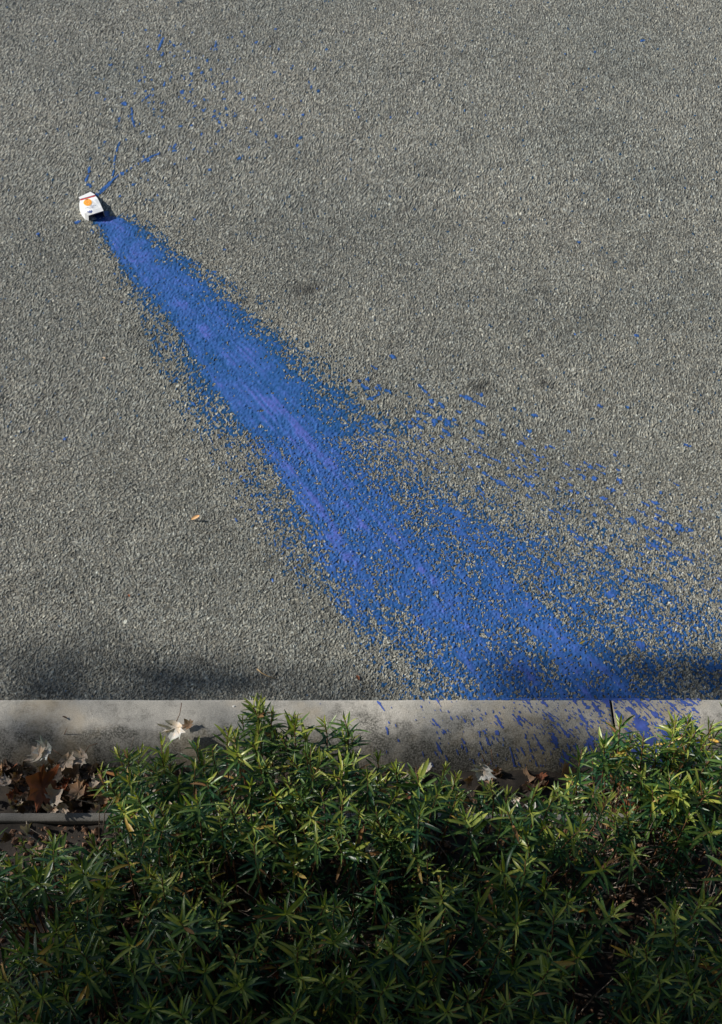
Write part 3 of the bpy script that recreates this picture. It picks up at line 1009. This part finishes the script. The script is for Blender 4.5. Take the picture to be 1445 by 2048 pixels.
M['straw'] = mat_noise('straw_twig', (.45, .30, .14, 1), (.62, .46, .25, 1), 60)
twig_thing([ground(515, 1338, .007), ground(524, 1346, .009), ground(536, 1352, .009), ground(552, 1357, .006)], [.0020, .0014, .0012, .0008],
           'thin curved straw coloured twig on the asphalt near the kerb', 'straw')
twig_thing([ground(118, 1488, .06), ground(127, 1472, .085), ground(135, 1456, .112)], [.0012, .001, .0008],
           'thin dark stalk sticking up from leaf pile onto the kerb', 'stem')
twig_thing([ground(975, 1533, .07), ground(968, 1518, .09), ground(964, 1508, .112)], [.0016, .0013, .001],
           'short red stalk leaning on the kerb above the white leaf', 'stem')
V = [(-.006, 0, 0), (-.002, -.006, 0), (.005, -.004, 0), (.006, .003, 0), (0, .006, 0), (-.001, 0, .004), (.003, -.001, .004)]
o = link('pebble', pymesh('pebble', V, [(0, 1, 5), (1, 2, 6, 5), (2, 3, 6), (3, 4, 5, 6), (4, 0, 5), (4, 3, 2, 1, 0)], False), M['chip'])
o.location = ground(468, 1413, .098); tag(o, 'small white chip on the kerb left of the tallest shrub tip', 'pebble')

# ------------------------------------------------------------------ the bag
BH = .034                                        # thickness of the bag
tl = ground(158, 396, BH * .8); tr = ground(191, 388.5, BH * .9)
# top panel, traced: left edge, right edge, from the folded end down to the open mouth
Lp = [(160.5, 399, .6), (159, 408, .95), (163, 417, 1.0), (169.5, 426, 1.0), (177.5, 431, .85)]
Rp = [(190.5, 390.5, .6), (196, 397, .95), (200.5, 406, 1.0), (204, 414, 1.05), (207.5, 421.5, 1.0)]
bag = empty('paint_bag', ground(182, 415, 0))
tag(bag, 'small white bag with orange emblem and red stripe lying open on the asphalt', 'bag')
org = Vector(bag.location)
N = 5; K = 6
top = []
for (a, b) in zip(Lp, Rp):
    row = []
    for k in range(K + 1):
        t = k / K
        u = a[0] * (1 - t) + b[0] * t; v = a[1] * (1 - t) + b[1] * t
        h = BH * (a[2] * (1 - t) + b[2] * t) * (1 + .13 * math.sin(math.pi * t)) + .0012 * math.sin(9 * t + a[1])
        row.append(ground(u, v, h))
    top.append(row)
V, F = [], []
for row in top: V += [p - org for p in row]
for i in range(len(top) - 1):
    for k in range(K):
        a = i * (K + 1) + k
        F.append((a, a + K + 1, a + K + 2, a + 1))
# left side panel down to the road (sunlit), right side panel, folded end
nb = len(V)
foot = lambda p, dx, dy, z=.002: Vector((p.x + dx, p.y + dy, z)) - org
for row in top: V.append(foot(row[0], -.003, -.001))
for i in range(len(top) - 1): F.append((i * (K + 1), nb + i, nb + i + 1, (i + 1) * (K + 1)))
nb2 = len(V)
for row in top: V.append(foot(row[-1], .003, 0))
for i in range(len(top) - 1): F.append((i * (K + 1) + K, (i + 1) * (K + 1) + K, nb2 + i + 1, nb2 + i))
F.append((nb, nb2, nb2 + 1, nb + 1)); F.append((nb + 1, nb2 + 1, nb2 + 2, nb + 2)); F.append((nb + 2, nb2 + 2, nb2 + 3, nb + 3)); F.append((nb + 3, nb2 + 3, nb2 + 4, nb + 4))
body = link('bag_body', pymesh('bag_body', V, F, False), M['white_paper'], bag)
sm = body.modifiers.new('thick', 'SOLIDIFY'); sm.thickness = .0009; sm.offset = -1
# flap folded over at the closed end
fa, fb = top[0][0], top[0][-1]
c1 = ground(158, 395, .020); c2 = ground(181.5, 384.2, .022); c3 = ground(189.5, 388.5, .021); c4 = ground(158.5, 397.5, .004); c5 = ground(188, 383.5, .003)
V = [fa - org + Vector((0, 0, .0015)), fb - org + Vector((0, 0, .0015)), c1 - org, c2 - org, c4 - org, c5 - org, c3 - org]
F = [(0, 1, 6, 3, 2), (2, 3, 5, 4)]
fl = link('folded_flap', pymesh('folded_flap', V, F, False), M['white_paper'], bag)
sm = fl.modifiers.new('thick', 'SOLIDIFY'); sm.thickness = .0012; sm.offset = 1


def on_top(s, t, lift=.0008):
    """point on the top panel: s 0..1 from fold to mouth, t 0..1 left to right"""
    f = s * (len(top) - 1); i = min(int(f), len(top) - 2); f -= i
    g = t * K; k = min(int(g), K - 1); g -= k
    a = top[i][k].lerp(top[i][k + 1], g); b = top[i + 1][k].lerp(top[i + 1][k + 1], g)
    return a.lerp(b, f) - org + Vector((0, 0, lift))


def patch(name, poly, mat, lift=.0010, label=None):
    """flat print on the bag following its surface: fan of small triangles"""
    cs = sum(p[0] for p in poly) / len(poly); ct = sum(p[1] for p in poly) / len(poly)
    n = len(poly)
    V = [on_top(s, t, lift) for s, t in poly] + [on_top((s + cs) / 2, (t + ct) / 2, lift) for s, t in poly] + [on_top(cs, ct, lift)]
    F = []
    for i in range(n):
        j = (i + 1) % n
        F += [(i, j, n + j, n + i), (n + i, n + j, 2 * n)]
    me = pymesh(name, V, F, False)
    o = link(name, me, M[mat], bag)
    if label: o['label'] = label
    return o


def strip(name, s0, s1, t0, t1, mat, lift=.0012, skew=0):
    n = 6; V, F = [], []
    for k in range(n + 1):
        t = t0 + (t1 - t0) * k / n
        V += [on_top(s0 + skew * k / n, t, lift), on_top(s1 + skew * k / n, t, lift)]
    for k in range(n): F.append((2 * k, 2 * k + 1, 2 * k + 3, 2 * k + 2))
    return link(name, pymesh(name, V, F, False), M[mat], bag)


strip('red_stripe', .02, .075, .02, .98, 'red_ink')
disc = lambda cs, ct, rs, rt, n=20: [(cs + rs * math.cos(2 * math.pi * k / n), ct + rt * math.sin(2 * math.pi * k / n)) for k in range(n)]
patch('emblem_glow', disc(.29, .43, .20, .225), 'peach_ink', .0011)
patch('emblem', disc(.29, .43, .175, .195), 'orange_ink', .0016, 'round orange fruit emblem')
patch('emblem_cap', [(.13, .36), (.155, .33), (.17, .40), (.165, .50), (.14, .50), (.125, .43)], 'brown_ink', .0021)
for k in range(6):
    a = k * math.pi / 3 + .3
    cs, ct = .30 + .075 * math.cos(a), .43 + .085 * math.sin(a)
    patch('emblem_segment', disc(cs, ct, .018, .028, 6), 'peach_ink', .0021)
# the lines of small print below the emblem, too small to read in the photograph
for s, t0, t1, w in ((.50, .42, .70, .016), (.545, .18, .40, .020), (.555, .45, .74, .020), (.60, .34, .62, .018), (.66, .38, .72, .008)):
    x = t0
    while x < t1 - .03:
        e = min(x + random.uniform(.05, .10), t1)
        strip('print_line', s, s + w, x, e, 'grey_ink', .0012); x = e + .022
patch('shield_mark', [(.76, .14), (.72, .20), (.76, .25), (.71, .30), (.76, .36), (.73, .42), (.84, .40), (.92, .28), (.86, .18)], 'navy_ink', .0012, 'small navy shield shaped mark')
# paint inside the mouth
m0, m1 = top[-1][0], top[-1][-1]
V = [ground(179, 433.5, .004) - org, ground(209, 425, .004) - org, m1 - org + Vector((-.004, .010, -.012)), m0 - org + Vector((.004, .010, -.012)),
     ground(178, 429, .005) - org, ground(206, 421, .005) - org]
link('paint_inside', pymesh('paint_inside', V, [(0, 1, 5, 4), (4, 5, 2, 3)], False), M['wet_paint'], bag)

# ------------------------------------------------------------------ shrubs
OUT = [(-60, 1668), (60, 1665), (120, 1640), (170, 1580), (225, 1500), (330, 1485), (420, 1458), (480, 1430), (522, 1398), (560, 1425), (600, 1450), (690, 1446),
       (740, 1496), (830, 1505), (900, 1535), (960, 1552), (1040, 1556), (1100, 1560), (1150, 1515), (1200, 1482), (1240, 1446),
       (1290, 1485), (1350, 1442), (1390, 1436), (1500, 1430)]
outline = lambda u: float(np.interp(u, [p[0] for p in OUT], [p[1] for p in OUT]))
SH = [  # root pixel column, world y, label
    (330, 1.46, 'bright green shrub whose shoots touch the pale leaf on the kerb'),
    (560, 1.48, 'tallest narrow leaved shrub, its tips reaching over the kerb to the asphalt'),
    (800, 1.43, 'green shrub below the stained middle of the kerb'),
    (1030, 1.40, 'low green shrub around the bright white crumpled leaf'),
    (1290, 1.47, 'upright sunlit shrub in front of the kerb joint and paint streaks'),
    (140, 1.18, 'thin sparse shrub over gravel and bare soil at the left edge'),
    (480, 1.16, 'shaded green shrub beneath the brightest one on the left'),
    (860, 1.14, 'shaded shrub in the middle of the bed with a yellow leaf'),
    (1240, 1.17, 'half shaded shrub below the sunlit right hand shrub'),
    (240, .86, 'dark shrub in deep shade at the bottom left corner'),
    (720, .84, 'dark shrub in deep shade at the bottom middle'),
    (1210, .86, 'dark shrub in deep shade at the bottom right corner'),
]
roots = []
for (u, y, lab) in SH:
    dep = y * math.cos(PITCH) + (CAM_H - .0) * math.sin(PITCH)
    x = (u - 722.5) / FPX * dep
    r = empty('shrub', (x, y, 0))
    tag(r, lab, 'shrub', 'narrow leaved shrubs planted along the kerb')
    roots.append(r)
bpy.context.view_layer.update()

LM = ['leaf_dark', 'leaf_mid', 'leaf_light', 'leaf_yellow', 'leaf_brown']
leafm = {}
for mi, mn in enumerate(LM):
    for v in range(8):
        me = blade_mesh('leaf', 1.0, (.15, .13, .17, .14, .125, .16, .11, .15)[v], (.10, .28, .02, .42, -.10, .55, .2, .3)[v], (.35, .5, .3, .45, .6, .2, .8, .4)[v], 5)
        tw = (0, .3, -.4, .2, -.2, .7, -.9, .5)[v]; sb_ = (0, .05, -.06, .08, 0, -.12, .1, .15)[v]
        for p in me.vertices:
            t_ = p.co.y; c_, s_ = math.cos(tw * t_), math.sin(tw * t_); x_, z_ = p.co.x, p.co.z
            p.co.x = x_ * c_ + sb_ * t_ * t_; p.co.z = z_ + x_ * s_
        me.materials.append(M[mn])
        vv_ = np.array([p.co[:] for p in me.vertices]); ff_ = np.array([tuple(p.vertices) for p in me.polygons])
        leafm[(mi, v)] = (me, vv_, ff_)
RIB = np.tile([0, 1, 0], 6).astype(np.float32)


def nearest_root(x, y):
    return min(range(len(roots)), key=lambda i: (roots[i].location.x - x) ** 2 * .8 + ((roots[i].location.y - y) * 1.25) ** 2)


sr = random.Random(99)
shoots = []
v = 1395
while v < 2130:
    gap_u = 37 + (v - 1395) * .034
    u = -60 + sr.uniform(0, gap_u)
    while u < 1510:
        uu_ = u + sr.gauss(0, 14); vv_ = v + sr.gauss(0, 14)
        top_v = outline(uu_)
        if vv_ > top_v - 4:
            dens = fbm(np.array([uu_ / 150.0]), np.array([vv_ / 110.0]), 300, 3)[0]
            keep = 1.0 if vv_ < top_v + 120 else .85
            if dens < .40 and vv_ > 1620: keep = .3
            if uu_ < 200 and vv_ < 1660: keep = .5
            if sr.random() < keep:
                edge_d = vv_ - top_v
                z = sr.uniform(.36, .52) if edge_d > 60 else sr.uniform(.30, .44)
                if uu_ < 240 and vv_ < 1700: z = sr.uniform(.18, .32)
                shoots.append((uu_, vv_, z, 0))
        u += gap_u
    v += 30 + (v - 1395) * .026
for k in range(440):                    # lower, hidden layer
    u = sr.uniform(-60, 1510); v_ = sr.uniform(1500, 2150)
    if v_ < outline(u) + 50: continue
    if u < 230 and v_ < 1700 and sr.random() < .6: continue
    dens = fbm(np.array([u / 150.0]), np.array([v_ / 110.0]), 300, 3)[0]
    if dens < .40 and sr.random() < .55: continue
    shoots.append((u, v_, sr.uniform(.12, .30), 1))
for (u, v_) in ((522, 1396), (505, 1412), (545, 1420), (592, 1428), (690, 1440), (1240, 1446), (1352, 1440), (1378, 1436), (1288, 1470), (1165, 1500)):
    shoots.append((u, v_, .42, 0))


def build_shoot(u, v, z, layer):
    tip = ground(u, v, z)
    ri = nearest_root(tip.x, tip.y)
    root = roots[ri]
    L = sr.uniform(.16, .26) if layer == 0 else sr.uniform(.12, .2)
    lean = Vector((sr.gauss(0, .34), sr.gauss(0, .34) - .02, 1)).normalized()
    if v < outline(u) + 60: lean = Vector((sr.gauss(0, .22), abs(sr.gauss(0, .15)), 1)).normalized()
    base = Vector((tip.x * .75 + root.location.x * .25 + sr.gauss(0, .03), tip.y * .75 + root.location.y * .25 + sr.gauss(0, .03), 0))
    if base.y > E1 - .02: base.y = E1 - .03 + sr.uniform(-.05, 0)
    p1 = tip - lean * L * .55
    pts = []
    for k in range(9):
        t = k / 8
        a = base.lerp(p1, t); b = p1.lerp(tip, t)
        pts.append(a.lerp(b, t))
    # leaves
    leaves = []
    n = int(L / .0068)
    ph = sr.uniform(0, 6.28)
    big = sr.uniform(.72, 1.25)
    tone = sr.random()
    for k in range(n):
        f = (k + .5) / n                       # 0 tip .. 1 base of the leafy part
        s = 1 - f * min(.95, L / max(.05, (tip - base).length))
        g = s * 8; i = min(int(g), 7); g -= i
        p = pts[i].lerp(pts[i + 1], g)
        ax = (pts[i + 1] - pts[i]).normalized()
        if f > .55 and sr.random() < (f - .45) * .9: continue
        e1 = ax.orthogonal().normalized(); e2 = ax.cross(e1)
        an = ph + k * 2.39996 + sr.gauss(0, .2)
        rad = e1 * math.cos(an) + e2 * math.sin(an)
        al = R(12 + 56 * min(1, f * 2.3) ** .8 + sr.gauss(0, 9) + (10 if f > .6 else 0))
        d = (ax * math.cos(al) + rad * math.sin(al)).normalized()
        nrm = (ax - d * ax.dot(d))
        nrm = nrm.normalized() if nrm.length > 1e-4 else rad
        nrm = (nrm + d.cross(nrm) * sr.gauss(0, .25)).normalized()
        side = d.cross(nrm).normalized()
        nrm = side.cross(d)
        ln = big * (.019 + .029 * min(1, f * 3.2)) * sr.uniform(.82, 1.18)
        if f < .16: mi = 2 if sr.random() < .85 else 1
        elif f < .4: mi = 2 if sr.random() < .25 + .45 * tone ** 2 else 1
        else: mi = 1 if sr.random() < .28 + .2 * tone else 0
        if layer == 1 and sr.random() < .7: mi = 0  # lower shoots mostly dark: their shade is put into the leaf colour
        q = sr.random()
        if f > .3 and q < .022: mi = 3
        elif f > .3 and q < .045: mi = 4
        mx = Matrix((
            (side.x * ln, d.x * ln, nrm.x * ln, p.x),
            (side.y * ln, d.y * ln, nrm.y * ln, p.y),
            (side.z * ln, d.z * ln, nrm.z * ln, p.z),
            (0, 0, 0, 1)))
        leaves.append((mi, sr.randrange(8), mx))
    return ri, pts, leaves


per = [[] for _ in roots]
for s in shoots:
    ri, pts, leaves = build_shoot(*s)
    uv = (s[0], s[1])
    vis = 60 < s[0] < 1390 and s[1] < 2020
    per[ri].append((s[3], 0 if vis else 1, -s[2] + sr.uniform(0, .04), pts, leaves))

TWN = 0
for ri, root in enumerate(roots):
    lst = sorted(per[ri], key=lambda t: t[:3])
    cnt = 0
    inv = Matrix.Translation(-Vector(root.location))
    SV, SF, SM, SR = [], [], [], []
    sb = 0
    for (layer, hid, zz, pts, leaves) in lst:
        n = len(pts)
        rads = [.0026 - .0014 * k / (n - 1) for k in range(n)]
        o0 = Vector(root.location)
        st = link('stem', tube_mesh('stem', [p - o0 for p in pts], rads, 5), M['stem'], root)
        if cnt + len(leaves) <= 300 and layer == 0 and not hid:
            cnt += len(leaves)
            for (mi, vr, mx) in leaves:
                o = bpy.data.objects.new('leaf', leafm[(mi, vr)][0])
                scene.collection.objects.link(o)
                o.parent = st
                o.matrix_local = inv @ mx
        else:
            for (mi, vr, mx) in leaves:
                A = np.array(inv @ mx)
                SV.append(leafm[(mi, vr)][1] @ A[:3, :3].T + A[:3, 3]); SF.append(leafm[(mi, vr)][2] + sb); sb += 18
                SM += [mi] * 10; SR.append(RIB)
    if SV:
        me = np_mesh('foliage', np.concatenate(SV), np.concatenate(SF))
        for mn in LM: me.materials.append(M[mn])
        me.polygons.foreach_set('material_index', SM)
        at = me.attributes.new('rib', 'FLOAT', 'POINT'); at.data.foreach_set('value', np.concatenate(SR))
        o = link('foliage', me, None, root); o['kind'] = 'stuff'
    # dead grey twigs inside the shrub
    for k in range(36):
        a = Vector((sr.uniform(-.24, .24), sr.uniform(-.15, .12), 0))
        b = a + Vector((sr.uniform(-.13, .13), sr.uniform(-.12, .08), sr.uniform(.12, .33)))
        c = a.lerp(b, .5) + Vector((sr.gauss(0, .02), sr.gauss(0, .02), 0))
        if a.y + root.location.y > E1 - .02: a.y -= .1; 
        link('dead_twig', tube_mesh('dead_twig', [a, c, b], [.0020, .0015, .0008], 4), M['twig'], root)

# ------------------------------------------------------------------ unseen slab added behind the viewpoint to block sky light from the bed
M['shade_wall'] = mat_noise('shade_wall_dark', (.06, .055, .05, 1), (.11, .10, .09, 1), 6)
blocker = empty('sky_blocker', (0, -1.9, 0))
tag(blocker, 'unseen dark slab added behind the planting bed to block sky light', 'sky_blocker')


def slab(name, x0, x1, y0, y1, z0, z1, mat, parent):
    V = [(x0, y0, z0), (x1, y0, z0), (x1, y1, z0), (x0, y1, z0), (x0, y0, z1), (x1, y0, z1), (x1, y1, z1), (x0, y1, z1)]
    o = link(name, pymesh(name, V, [(3, 2, 1, 0), (4, 5, 6, 7), (0, 1, 5, 4), (1, 2, 6, 5), (2, 3, 7, 6), (3, 0, 4, 7)], False), M[mat], parent)
    bv = o.modifiers.new('edge', 'BEVEL'); bv.width = .01; bv.segments = 2
    return o


slab('shade_wall', -9, 9, -6, 0, -.1, 7, 'shade_wall', blocker)
slab('shade_wall_cap', -9.05, 9.05, -6.05, .06, 7.0, 7.12, 'edging', blocker)

# ------------------------------------------------------------------ the tree that shades the bed (stands left of the view, towards the sun)
tree = empty('shade_tree', (-10.2, 1.0, 0))
tag(tree, 'leafy tree standing in the bed left of the view, shading the shrubs', 'tree')
to = Vector(tree.location)
tr_ = random.Random(4)
# clumps: (aim x, aim y on the bed, distance towards the sun, radius, number of leaves)
CL = []
for k in range(190):
    CL.append((tr_.uniform(-2.2, 2.2), tr_.uniform(-1.3, 1.04), tr_.uniform(8.5, 13), tr_.uniform(.16, .34), 52))
for k in range(15):      # sparse fringe that dapples the sunlit shrubs
    CL.append((tr_.uniform(-1.8, 1.8), tr_.uniform(1.0, 1.45), tr_.uniform(9, 13), tr_.uniform(.12, .26), 13))
CL += [(-.75, 2.06, 13, .16, 20), (-.25, 2.08, 13, .15, 14), (-1.2, 2.08, 13, .15, 16), (-.9, 1.80, 11, .10, 9), (-.45, 1.84, 11.5, .08, 6),
       (.95, 2.05, 12, .12, 12), (1.15, 2.06, 12.5, .14, 14), (.6, 2.04, 12, .14, 8), (-1.0, 2.3, 13, .2, 10)]
for k in range(9):
    CL.append((tr_.choice((tr_.uniform(-1.3, -.25), tr_.uniform(.35, 1.2))), tr_.uniform(2.0, 2.14), tr_.uniform(9.5, 12), tr_.uniform(.08, .13), 17))
for k in range(5):
    CL.append((tr_.uniform(-1.2, 1.1), tr_.uniform(1.74, 1.84), tr_.uniform(10, 12.5), tr_.uniform(.06, .10), 9))
for k in range(60):
    CL.append((tr_.uniform(-1.6, 1.6), tr_.uniform(-.3, .92), tr_.uniform(8.5, 12), tr_.uniform(.16, .28), 50))
LV, LF = [], []
cl_centres = []
for (ax, ay, d, r, n) in CL:
    c = Vector((ax, ay, .15)) + TO_SUN * d
    cl_centres.append((c, r))
    for k in range(n):
        q = Vector((tr_.gauss(0, 1), tr_.gauss(0, 1), tr_.gauss(0, 1))) * r * .62
        if 1.9 < ay < 2.2: q.x *= 2.6; q.y *= .45; q.z *= 1.5
        p = c + q - to
        s = tr_.uniform(.035, .065)
        a = Vector((tr_.gauss(0, 1), tr_.gauss(0, 1), tr_.gauss(0, .6))).normalized(); b = a.orthogonal().normalized()
        b = (b + a.cross(b) * tr_.uniform(-1, 1)).normalized()
        i = len(LV)
        LV += [p - a * s, p - b * s * .5, p + a * s, p + b * s * .5]
        LF.append((i, i + 1, i + 2, i + 3))
me = pymesh('crown', LV, LF, False)
crown = link('crown', me, M['tree_leaf'], tree)
crown['kind'] = 'stuff'
TV, TF = [], []
fork = Vector((.3, .6, 3.6))
V, F = tube_data([Vector((0, 0, -.1)), Vector((.03, .1, 1.2)), Vector((.12, .3, 2.5)), fork], [.20, .16, .14, .12], 12)
link('trunk', pymesh('trunk', V, F), M['bark'], tree)
sel = [c for k, (c, r) in enumerate(cl_centres) if k % 5 == 0 or k >= 136]
for c in sel:
    e = c - to
    mid = fork.lerp(e, .5) + Vector((tr_.gauss(0, .15), tr_.gauss(0, .15), .3))
    V, F = tube_data([fork, mid, e], [.035, .018, .006], 5)
    b = len(TV); TV += V; TF += [tuple(i + b for i in f) for f in F]
limbs = link('limbs', pymesh('limbs', TV, TF), M['bark'], tree)

# ------------------------------------------------------------------ unseen second tree, added so its crown darkens the bed
blocker_tree = empty('sky_blocking_tree', (2.7, -1.1, 0))
tag(blocker_tree, 'unseen tree added right of the view, its crown blocking sky light above the bed', 'tree')
to2 = Vector(blocker_tree.location)
V, F = tube_data([Vector((0, 0, -.1)), Vector((-.05, .02, 1.4)), Vector((-.25, .1, 2.8)), Vector((-.6, .2, 4.0))], [.13, .11, .10, .08], 12)
link('trunk', pymesh('trunk', V, F), M['bark'], blocker_tree)
LV, LF, TV, TF = [], [], [], []
hub = Vector((-.6, .2, 3.95))
for k in range(150):
    c = Vector((tr_.uniform(-3.6, 2.6), tr_.uniform(-1.7, .75), tr_.uniform(3.9, 5.6)))
    if k % 4 == 0:
        e = c - to2
        V, F = tube_data([hub, hub.lerp(e, .5) + Vector((0, 0, .15)), e], [.03, .016, .005], 5)
        b = len(TV); TV += V; TF += [tuple(i + b for i in f) for f in F]
    for q in range(55):
        p = c + Vector((tr_.gauss(0, 1), tr_.gauss(0, 1), tr_.gauss(0, .6))) * .26 - to2
        if p.z < 3.5: continue
        s = tr_.uniform(.05, .09)
        a = Vector((tr_.gauss(0, 1), tr_.gauss(0, 1), tr_.gauss(0, .4))).normalized(); bb = a.orthogonal().normalized()
        bb = (bb + a.cross(bb) * tr_.uniform(-1, 1)).normalized()
        i = len(LV)
        LV += [p - a * s, p - bb * s * .5, p + a * s, p + bb * s * .5]
        LF.append((i, i + 1, i + 2, i + 3))
link('crown', pymesh('crown', LV, LF, False), M['tree_leaf'], blocker_tree)['kind'] = 'stuff'
link('limbs', pymesh('limbs', TV, TF), M['bark'], blocker_tree)
